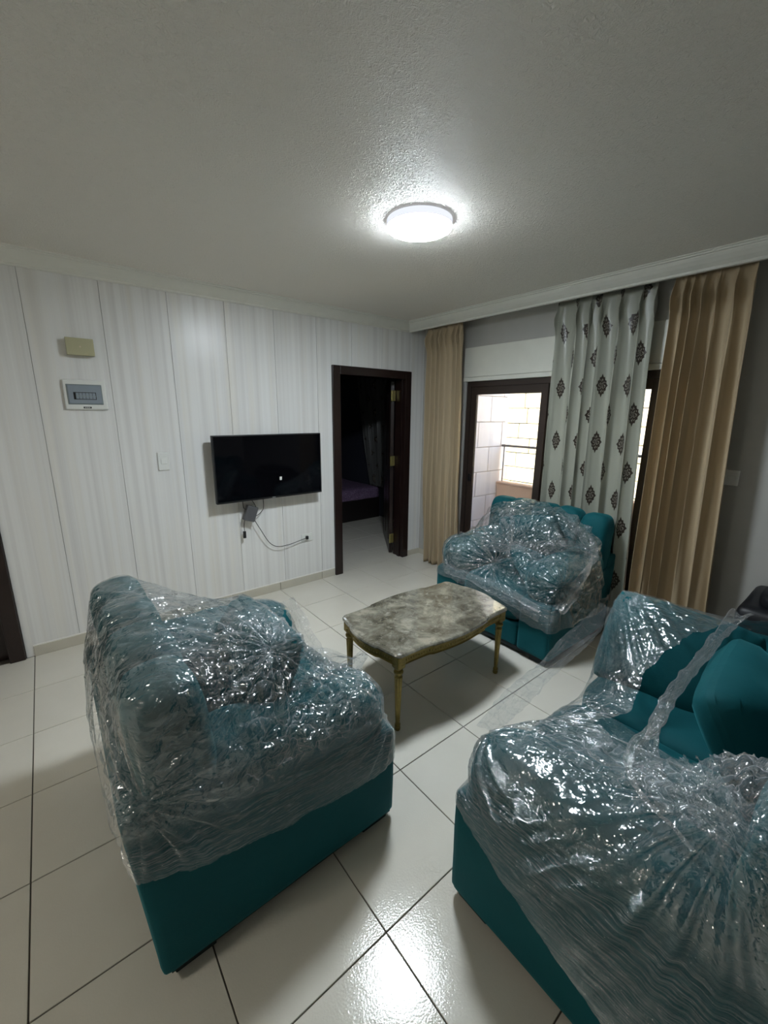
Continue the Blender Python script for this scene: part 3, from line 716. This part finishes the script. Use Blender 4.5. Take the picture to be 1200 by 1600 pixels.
# ================================================================== UPHOLSTERED SEATS
def seat_unit(name, loc, rz, w, d, label, cat, nseat=1, nch=4, tz=(0.44, 0.62)):
    root = empty(name, loc, rz, label, cat, 'teal armchairs wrapped in clear film' if name == 'armchair' else None)
    obs = []      # collected (V, F) in local coordinates, for the wrap
    def part(nm, VF, mat='velvet', smooth=True):
        V, Fs = VF; o = mesh(nm, V, Fs, M[mat], root, smooth); obs.append((V, Fs)); return o
    hw, hd, aw = w / 2, d / 2, 0.25
    for s in (-1, 1):
        x0, x1 = (hw - aw, hw) if s > 0 else (-hw, -hw + aw)
        def slope(P):
            t = np.clip((hd - P[:, 1]) / d, 0, 1); f = np.clip((P[:, 2] - 0.2) / (0.44 - 0.2), 0, 1)
            P = P.copy(); P[:, 2] += f * ((tz[0] - 0.44) + (tz[1] - tz[0]) * t)
            P[:, 1] -= 0.05 * np.clip((P[:, 2]) / 0.66, 0, 1) * t ** 3
            return P
        part('side_panel', boxgrid(x0, x1, -hd, hd - 0.012, 0.045, 0.44, 0.022, slope, seed=s + 5))
        part('arm_pad', pad((s * (hw - 0.135), 0.03, 0.545), (0.315, d - 0.11, 0.28), (2.3, 3.6), 'y', rot=('X', -0.06), wr=0.010, seed=3 + s, n=18))
        part('arm_front', boxgrid(x0 + 0.015, x1 - 0.015, hd - 0.05, hd, 0.05, 0.43, 0.02, seed=9 + s, wr=0.004))
    iw = w - 2 * aw
    part('front_rail', boxgrid(-iw / 2 + .003, iw / 2 - .003, hd - 0.09, hd - 0.012, 0.05, 0.215, 0.018))
    for k in range(nseat):
        a = -iw / 2 + k * iw / nseat; b = a + iw / nseat
        part('seat_cushion', pad(((a + b) / 2, 0.09, 0.335), (b - a + 0.01, d - 0.18, 0.255), (6, 5), 'x', wr=0.008, seed=20 + k, n=18))
    def lean(P):
        P = P.copy(); P[:, 1] -= 0.05 * (P[:, 2] / 0.66); return P
    part('back_panel', boxgrid(-hw + 0.004, hw - 0.004, -hd, -hd + 0.15, 0.05, 0.63, 0.022, lean, seed=7))
    cwid = (w - 0.03) / nch
    for k in range(nch):
        cx = -w / 2 + 0.015 + cwid * (k + 0.5); hgt = 0.02 * math.sin(PI * (k + .5) / nch)
        part('back_channel', pad((cx, -hd + 0.115, 0.665 + hgt / 2), (cwid * 1.08, 0.21, 0.53 + hgt), (3.6, 4.5), 'z', rot=('X', 0.10), wr=0.007, seed=30 + k, n=16))
    for sx_ in (-1, 1):
        for sy_ in (-1, 1):
            x, y = sx_ * (hw - 0.09), sy_ * (hd - 0.09)
            box('foot', x - 0.06, x + 0.06, y - 0.06, y + 0.06, 0.0, 0.05, M['velvet_dark'], root, 0.004)
    box('base_cloth', -hw + 0.02, hw - 0.02, -hd + 0.02, hd - 0.02, 0.028, 0.052, M['velvet_dark'], root)
    root['_d'] = d; del root['_d']
    return root, obs

def pillow(label, root, center, size, eul, seed):
    """square scatter cushion leaning in a seat; thickness along local z"""
    V, Fs = cube_grid(18); V = V.copy()
    x, y, z = V[:, 0], V[:, 1], V[:, 2]
    edge = np.maximum(np.abs(x), np.abs(y))
    prof = (1 - edge ** 2.6) ** 0.55
    nrm = (np.abs(x) ** 4.5 + np.abs(y) ** 4.5) ** (1 / 4.5); sq = edge / np.maximum(nrm, 1e-6); r = 0.35 + 0.65 * sq
    r = r * (1 - 0.03 * (1 - (x * y) ** 2) * edge)
    P = np.stack([x * r * size[0] / 2, y * r * size[1] / 2, z * size[2] / 2 * np.where(np.abs(z) > 0.999, prof, 0.0) + 0.012 * z * (1 - prof)], 1)
    P[:, 2] += 0.010 * vnoise(P, 8, seed)
    P = P @ np.array(eul.to_matrix()).T
    Pw = P + np.array(center)
    o = mesh('throw_pillow', P, Fs, M['velvet'], None, True)
    mw = Matrix.Translation(root.location) @ Matrix.Rotation(root.rotation_euler.z, 4, 'Z')
    o.location = mw @ Vector(center); o.rotation_euler = (0, 0, root.rotation_euler.z)
    tag(o, label, 'pillow', 'teal scatter pillows on the wrapped seats'); return (Pw, Fs)

_ico = {}
def ico(n):
    if n not in _ico:
        bm = bmesh.new(); bmesh.ops.create_icosphere(bm, subdivisions=n, radius=1.0); bm.verts.index_update()
        V = np.array([v.co[:] for v in bm.verts]); Fs = np.array([[v.index for v in f.verts] for f in bm.faces]); Es = np.array([[v.index for v in e.verts] for e in bm.edges]); bm.free()
        _ico[n] = (V, Fs, Es)
    return _ico[n]
def smoothstep(x, a, b):
    t = np.clip((x - a) / (b - a), 0, 1); return t * t * (3 - 2 * t)

def wrap(root, obs, center, stretch, iters, keep, streakf, label, seed=0, amp=1.0, lo=6, hi=8, hazef=None, knots=(), crf=None):
    """stretch film: a relaxed membrane lying over everything in obs, then crumpled and cut"""
    allV, allF, off = [], [], 0
    for V, Fs in obs:
        allV.append(V); allF += [tuple(i + off for i in f) for f in Fs]; off += len(V)
    allV = np.concatenate(allV)
    tree = BVHTree.FromPolygons([Vector(v) for v in allV], allF)
    c = np.array(center); S = np.array(stretch); C = Vector(center)
    def cast(D, tr):
        out = np.zeros(len(D)); R = 3.0
        for i, dd in enumerate(D):
            L = Vector(dd); ln = L.length; u = L / ln
            hit = tr.ray_cast(C + u * R, -u, R)
            out[i] = (R - hit[3]) / ln if hit[0] is not None else 0.05
        return out
    V0, F0, E0 = ico(lo); D0 = V0 * S
    ro = cast(D0, tree) + 0.006; r = ro.copy()
    deg = np.bincount(E0.ravel(), minlength=len(V0)).astype(float)
    for _ in range(iters):
        s_ = np.bincount(E0[:, 0], r[E0[:, 1]], len(V0)) + np.bincount(E0[:, 1], r[E0[:, 0]], len(V0))
        r = np.maximum(ro, s_ / deg * 0.9995)
    P0 = c + D0 * r[:, None]
    t2 = BVHTree.FromPolygons([Vector(v) for v in P0], [tuple(int(i) for i in f) for f in F0])
    V1, F1, E1 = ico(hi); D1 = V1 * S
    ri = cast(D1, t2); rb = cast(D1, tree)
    P = c + D1 * ri[:, None]; gap = (ri - rb) * np.linalg.norm(D1, axis=1)
    st = streakf(P)
    n1 = 1 - np.abs(vnoise(P + 0.05 * np.stack([vnoise(P, 8, 3), vnoise(P, 8, 4), vnoise(P, 8, 5)], 1), 9, seed + 1)) * 2
    n2 = 1 - np.abs(vnoise(P, 21, seed + 2)) * 2
    n3 = vnoise(P, 45, seed + 6)
    loose = smoothstep(gap, 0.004, 0.06)
    disp = (0.010 * n1 + 0.006 * n2 + 0.003 * n3) * (1 - 0.85 * st) * (0.55 + 0.6 * loose) * amp
    Q = P.copy(); Q[:, 0] *= 1.5; Q[:, 1] *= 1.5
    disp += st * 0.0025 * vnoise(Q * np.array([1, 1, 14]), 4, seed + 9)
    cr = np.clip(crf(P) + 0.35 * vnoise(P, 9, seed + 41), 0, 1) if crf else np.full(len(P), 0.6)
    disp = disp * (0.45 + 0.6 * cr)
    for (K, R, nn, A) in knots:
        K = np.array(K); nv_ = (K - c) / np.linalg.norm(K - c); d_ = P - K
        e1 = np.cross(nv_, [0.3, 0.2, 0.9]); e1 /= np.linalg.norm(e1); e2 = np.cross(nv_, e1)
        x_, y_ = d_ @ e1, d_ @ e2; rad = np.sqrt((d_ ** 2).sum(1)); th = np.arctan2(y_, x_)
        wv_ = np.sin(nn * th + 2.2 * vnoise(P, 5, seed + 31)) + 0.6 * np.sin(2.3 * nn * th + 3 * vnoise(P, 7, seed + 33))
        disp += A * wv_ * np.exp(-(rad / R) ** 2) * smoothstep(rad, 0.0, 0.10)
    rr = np.maximum(ri + disp / np.linalg.norm(D1, axis=1), rb + 0.0035)
    P = c + D1 * rr[:, None]
    k = keep(P, vnoise(P, 14, seed + 11), vnoise(P, 40, seed + 12))
    fk = k[F1].all(axis=1); F2 = F1[fk]
    used = np.unique(F2); remap = -np.ones(len(P), dtype=int); remap[used] = np.arange(len(used))
    P2 = P[used]; F2 = remap[F2]; st2 = st[used]
    me = bpy.data.meshes.new('plastic_wrap')
    me.vertices.add(len(P2)); me.vertices.foreach_set('co', P2.astype(np.float32).ravel())
    me.loops.add(len(F2) * 3); me.loops.foreach_set('vertex_index', F2.astype(np.int32).ravel())
    me.polygons.add(len(F2)); me.polygons.foreach_set('loop_start', np.arange(0, len(F2) * 3, 3, dtype=np.int32))
    me.update(); me.validate()
    a = me.attributes.new('streak', 'FLOAT', 'POINT'); a.data.foreach_set('value', st2.astype(np.float32))
    a = me.attributes.new('crumple', 'FLOAT', 'POINT'); a.data.foreach_set('value', cr[used].astype(np.float32))
    hz = hazef(P2) if hazef else np.zeros(len(P2))
    a = me.attributes.new('haze', 'FLOAT', 'POINT'); a.data.foreach_set('value', hz.astype(np.float32))
    ul = me.uv_layers.new(name='uv'); li = np.zeros(len(me.loops), dtype=np.int32); me.loops.foreach_get('vertex_index', li)
    along = P2[:, 0] + P2[:, 1]
    uv = np.stack([along, P2[:, 2] + 0.10 * along * np.sign(P2[:, 0] * 0 + 1)], 1)
    ul.data.foreach_set('uv', uv[li].astype(np.float32).ravel())
    o = link('plastic_wrap', me, M['film'], root, True); tag(o, label)
    return o

def strand(root, pts, width, turns, seed, flat=0.35, nu=None, nw=14, label=None, haze=0.12):
    """gathered band of film following a path"""
    C_ = spline(pts, 24); n_ = len(C_); vs = []; rng = np.random.default_rng(seed)
    up = Vector((0, 0, 1))
    for i, p in enumerate(C_):
        t = (C_[min(i + 1, n_ - 1)] - C_[max(0, i - 1)]).normalized(); a = t.cross(up).normalized(); b = t.cross(a)
        s_ = i / (n_ - 1); wd = np.interp(s_, np.linspace(0, 1, len(width)), width)
        for k in range(nw + 1):
            f = k / nw - 0.5; ang_ = 2 * PI * turns * s_ + 0.3 * math.sin(9 * s_)
            e = a * math.cos(ang_) + b * math.sin(ang_); g = b * math.cos(ang_) - a * math.sin(ang_)
            vs.append(p + e * (f * wd) + g * (wd * flat * math.sin(f * 9.0 + s_ * 4 + seed) * 0.5))
    V = np.array([v[:] for v in vs])
    V += 0.006 * np.stack([vnoise(V, 30, seed), vnoise(V, 30, seed + 1), vnoise(V, 30, seed + 2)], 1)
    I = np.arange(n_ * (nw + 1)).reshape(n_, nw + 1)
    Fq = np.stack([I[:-1, :-1], I[:-1, 1:], I[1:, 1:], I[1:, :-1]], -1).reshape(-1, 4)
    o = mesh('plastic_strand', V, Fq, M['film'], root, True)
    ul = o.data.uv_layers.new(name='uv'); li = np.zeros(len(o.data.loops), dtype=np.int32); o.data.loops.foreach_get('vertex_index', li)
    uu = np.repeat(np.arange(n_) * 0.02, nw + 1); ww = np.tile(np.arange(nw + 1) * 0.02, n_)
    ul.data.foreach_set('uv', np.stack([uu, ww], 1)[li].astype(np.float32).ravel())
    a = o.data.attributes.new('streak', 'FLOAT', 'POINT'); a.data.foreach_set('value', np.full(len(V), 0.75, dtype=np.float32))
    a = o.data.attributes.new('haze', 'FLOAT', 'POINT'); a.data.foreach_set('value', np.full(len(V), haze, dtype=np.float32))
    a = o.data.attributes.new('crumple', 'FLOAT', 'POINT'); a.data.foreach_set('value', np.full(len(V), 0.8, dtype=np.float32))
    if label: tag(o, label)
    return o
from mathutils import Euler

# ---- near left armchair (faces +X). local x = 1.575 - Y, local y = X - 0.49
A1, ob1 = seat_unit('armchair', (0.490, 1.570, 0), -PI / 2, 1.05, 0.87, 'teal velvet armchair nearest the striped wall, wrapped in crumpled clear film', 'armchair', 1, 4, (0.44, 0.64))
p = pillow('teal pillow under the film against the back of the left armchair', A1, (0.12, -0.01, 0.655), (0.54, 0.50, 0.20), Euler((math.radians(62), 0, math.radians(3))), 3)
ob1.append(p)
def keep1(P, n1, n2):
    lx, ly, z = P[:, 0], P[:, 1], P[:, 2]
    zb = 0.30 + 0.13 * np.clip((0.43 - ly) / 0.87, 0, 1) + 0.012 * n1
    k = z > zb
    hole = (lx > -0.44 + .03 * n1) & (lx < 0.16 + 0.02 * n1) & (ly > 0.17 - 0.3 * np.clip(-lx - .1, 0, 1) + .02 * n1) & (ly < 0.37 + .02 * n2) & (z < 0.62)
    return k & ~hole
def st1(P):
    lx, ly, z = P[:, 0], P[:, 1], P[:, 2]
    return np.clip(smoothstep(0.60 - z, 0.0, 0.08) * smoothstep(np.abs(lx), 0.44, 0.50) + smoothstep(0.55 - z, 0, .08) * smoothstep(-ly, 0.38, 0.42), 0, 1)
def hz1(P):
    lx, ly, z = P[:, 0], P[:, 1], P[:, 2]
    d = np.sqrt((lx - 0.20) ** 2 + (ly - 0.0) ** 2 + (z - 0.74) ** 2)
    return 0.40 * np.exp(-(d / 0.14) ** 2) + 0.02
wrap(A1, ob1, (0.0, 0.02, 0.42), (1.1, 0.95, 0.9), 260, keep1, st1, 'crumpled clear stretch film over back and arms', seed=1, amp=1.25, hazef=hz1, crf=lambda P: 0.25 + 0.7 * smoothstep(P[:, 0], 0.0, 0.25) * smoothstep(P[:, 1], -0.3, -0.1) + 0.2 * smoothstep(P[:, 1], 0.30, 0.42), knots=[((0.24, 0.02, 0.72), 0.30, 17, 0.010), ((0.44, -0.36, 0.62), 0.26, 13, 0.008), ((0.50, 0.40, 0.50), 0.2, 12, 0.006)])
strand(A1, [(0.27, -0.05, 0.70), (0.30, 0.08, 0.715), (0.33, 0.22, 0.71), (0.34, 0.36, 0.67)], (0.10, 0.16, 0.12, 0.05), 0.3, 5)
strand(A1, [(-0.40, 0.42, 0.64), (-0.30, 0.45, 0.50), (-0.08, 0.45, 0.42), (0.12, 0.45, 0.45), (0.30, 0.44, 0.60)], (0.12, 0.10, 0.07, 0.06, 0.12), 0.2, 6, haze=0.05)

# ---- far armchair (faces -X). local x = Y - 1.725, local y = 2.79 - X
A3, ob3 = seat_unit('armchair', (2.775, 1.727, 0), PI / 2, 1.03, 0.83, 'teal velvet armchair in front of the damask curtain, film pulled over its seat', 'armchair', 1, 5, (0.42, 0.58))
p = pillow('teal pillow propped under the film on the far armchair', A3, (-0.02, -0.13, 0.67), (0.50, 0.48, 0.19), Euler((math.radians(64), math.radians(12), math.radians(4))), 5)
ob3.append(p)
p = pillow('teal pillow lying beside the right arm of the far armchair', A3, (-0.20, 0.10, 0.53), (0.42, 0.38, 0.16), Euler((math.radians(25), math.radians(-20), math.radians(-30))), 6)
ob3.append(p)
def keep3(P, n1, n2):
    lx, ly, z = P[:, 0], P[:, 1], P[:, 2]
    zb = 0.36 - 0.10 * smoothstep(-lx, -0.1, 0.5) + 0.015 * n1
    k = z > zb
    top = (ly < -0.17 - 0.12 * np.exp(-((lx - 0.08) / 0.2) ** 2) + 0.02 * n1) & (z > 0.36)
    return k & ~top
def st3(P):
    lx, ly, z = P[:, 0], P[:, 1], P[:, 2]
    return np.clip(smoothstep(0.50 - z, 0.0, 0.08) * smoothstep(ly, 0.2, 0.36) * 0.9, 0, 1)
wrap(A3, ob3, (0.0, 0.02, 0.42), (1.1, 0.95, 0.9), 260, keep3, st3, 'clear stretch film pulled across seat and arms', seed=3, amp=1.3, hi=8, crf=lambda P: 0.45 + 0.3 * smoothstep(P[:, 2], 0.6, 0.8), hazef=lambda P: np.full(len(P), -0.02), knots=[((0.05, 0.30, 0.56), 0.40, 13, 0.016), ((-0.45, 0.30, 0.55), 0.28, 12, 0.014), ((0.35, 0.2, 0.66), 0.28, 13, 0.013), ((0.05, -0.1, 0.9), 0.2, 12, 0.007)])
strand(A3, [(0.50, -0.05, 0.67), (0.22, 0.16, 0.655), (-0.08, 0.17, 0.69), (-0.38, 0.0, 0.73), (-0.50, -0.15, 0.66)], (0.10, 0.12, 0.08, 0.10, 0.06), 0.4, 15, haze=0.12)
strand(A3, [(-0.15, -0.22, 0.90), (-0.40, -0.16, 0.78), (-0.53, 0.0, 0.68), (-0.55, 0.18, 0.56), (-0.53, 0.38, 0.42)], (0.06, 0.08, 0.10, 0.09, 0.08), 0.4, 17, haze=0.10)
strand(A3, [(0.52, 0.25, 0.52), (0.36, 0.44, 0.46), (0.10, 0.47, 0.47), (-0.15, 0.47, 0.45), (-0.45, 0.45, 0.39)], (0.12, 0.09, 0.07, 0.10, 0.14), 0.3, 16, haze=0.10)
strand(A3, [(0.30, -0.18, 0.88), (0.16, -0.02, 0.84), (0.02, 0.12, 0.72), (-0.05, 0.25, 0.62)], (0.14, 0.10, 0.06, 0.05), 0.3, 18, haze=0.05)

# ---- sofa at lower right (faces +Y). local x = X - 1.67, local y = Y - 0.285
S2, ob2 = seat_unit('sofa', (1.670, 0.285, 0), 0.0, 1.58, 0.88, 'wide teal velvet sofa at the lower right, wrapped in clear film', 'sofa', 2, 6, (0.45, 0.62))
p = pillow('teal pillow under the film leaning on the far arm of the sofa', S2, (0.36, 0.19, 0.60), (0.46, 0.58, 0.20), Euler((math.radians(10), math.radians(-62), 0)), 8)
ob2.append(p)
p2 = pillow('large bare teal pillow leaning on the back of the sofa', S2, (0.06, -0.15, 0.61), (0.56, 0.50, 0.24), Euler((math.radians(60), 0, math.radians(4))), 9)
ob2.append(p2)
def keep2(P, n1, n2):
    lx, ly, z = P[:, 0], P[:, 1], P[:, 2]
    zb = 0.20 + 0.20 * smoothstep(ly, -0.3, 0.44) + 0.010 * n1
    k = z > zb
    inn = (lx > -0.50 + 0.03 * n1 + 0.16 * smoothstep(ly, 0.05, 0.25)) & (ly < 0.20 - 0.42 * np.clip(lx - 0.05, 0, .5) * 1.0 + 0.03 * n1) & (ly > -0.42) & (lx < 0.62)
    return k & ~inn
def st2(P):
    lx, ly, z = P[:, 0], P[:, 1], P[:, 2]
    return np.clip(smoothstep(-lx, 0.62, 0.72) * smoothstep(0.66 - z, 0.0, 0.10) + 0.6 * smoothstep(ly, 0.28, 0.36) * smoothstep(lx, -.5, -.3), 0, 1)
wrap(S2, ob2, (0.0, 0.02, 0.42), (1.4, 0.9, 0.85), 220, keep2, st2, 'clear stretch film over the arms and back', seed=5, amp=1.2, hi=8, crf=lambda P: np.where(P[:, 0] < 0, 0.12 + 0.85 * smoothstep(P[:, 0], -0.72, -0.60), 0.22), hazef=lambda P: np.full(len(P), 0.02) + 0.10 * smoothstep(P[:, 2], .62, .72) * np.exp(-((P[:, 0] + 0.52) / 0.12) ** 2), knots=[((-0.52, -0.15, 0.74), 0.40, 21, 0.010), ((-0.62, 0.36, 0.62), 0.22, 13, 0.008), ((0.30, 0.30, 0.66), 0.25, 13, 0.008)])
strand(S2, [(0.50, 0.02, 0.84), (0.20, 0.04, 0.79), (-0.14, 0.06, 0.71), (-0.34, 0.04, 0.67), (-0.52, -0.02, 0.67), (-0.60, -0.20, 0.70)], (0.08, 0.09, 0.10, 0.13, 0.18, 0.22), 0.5, 21, label='gathered rope of film stretched across the seat')
strand(S2, [(-0.50, 0.25, 0.68), (-0.50, 0.10, 0.70), (-0.53, -0.10, 0.72), (-0.62, -0.30, 0.70)], (0.08, 0.16, 0.18, 0.10), 0.15, 22, haze=0.05)
strand(S2, [(-0.66, 0.42, 0.62), (-0.35, 0.47, 0.60), (0.0, 0.47, 0.66), (0.25, 0.44, 0.78)], (0.06, 0.10, 0.11, 0.06), 0.02, 24, flat=0.1, haze=0.02)

# ---- black leather armchair, a corner of it at the right edge
bl = empty('leather_armchair', (3.0, 0.05, 0), label='black leather armchair just showing at the right edge by the wall', cat='armchair')
V, Fs = boxgrid(-0.25, 0.27, -0.42, 0.37, 0.06, 0.66, 0.05, seed=2, wr=0.006); mesh('arm_and_body', V, Fs, M['leather'], bl, True)
V, Fs = pad((0.0, -0.05, 0.68), (0.46, 0.70, 0.12), (3.2, 4), 'y', seed=6); mesh('top_cushion', V, Fs, M['leather'], bl, True)
for sx_ in (-1, 1):
    for sy_ in (-1, 1): box('foot', sx_ * 0.2 - 0.02, sx_ * 0.2 + 0.02, sy_ * 0.32 - 0.02, sy_ * 0.32 + 0.02, 0, 0.07, M['black'], bl)
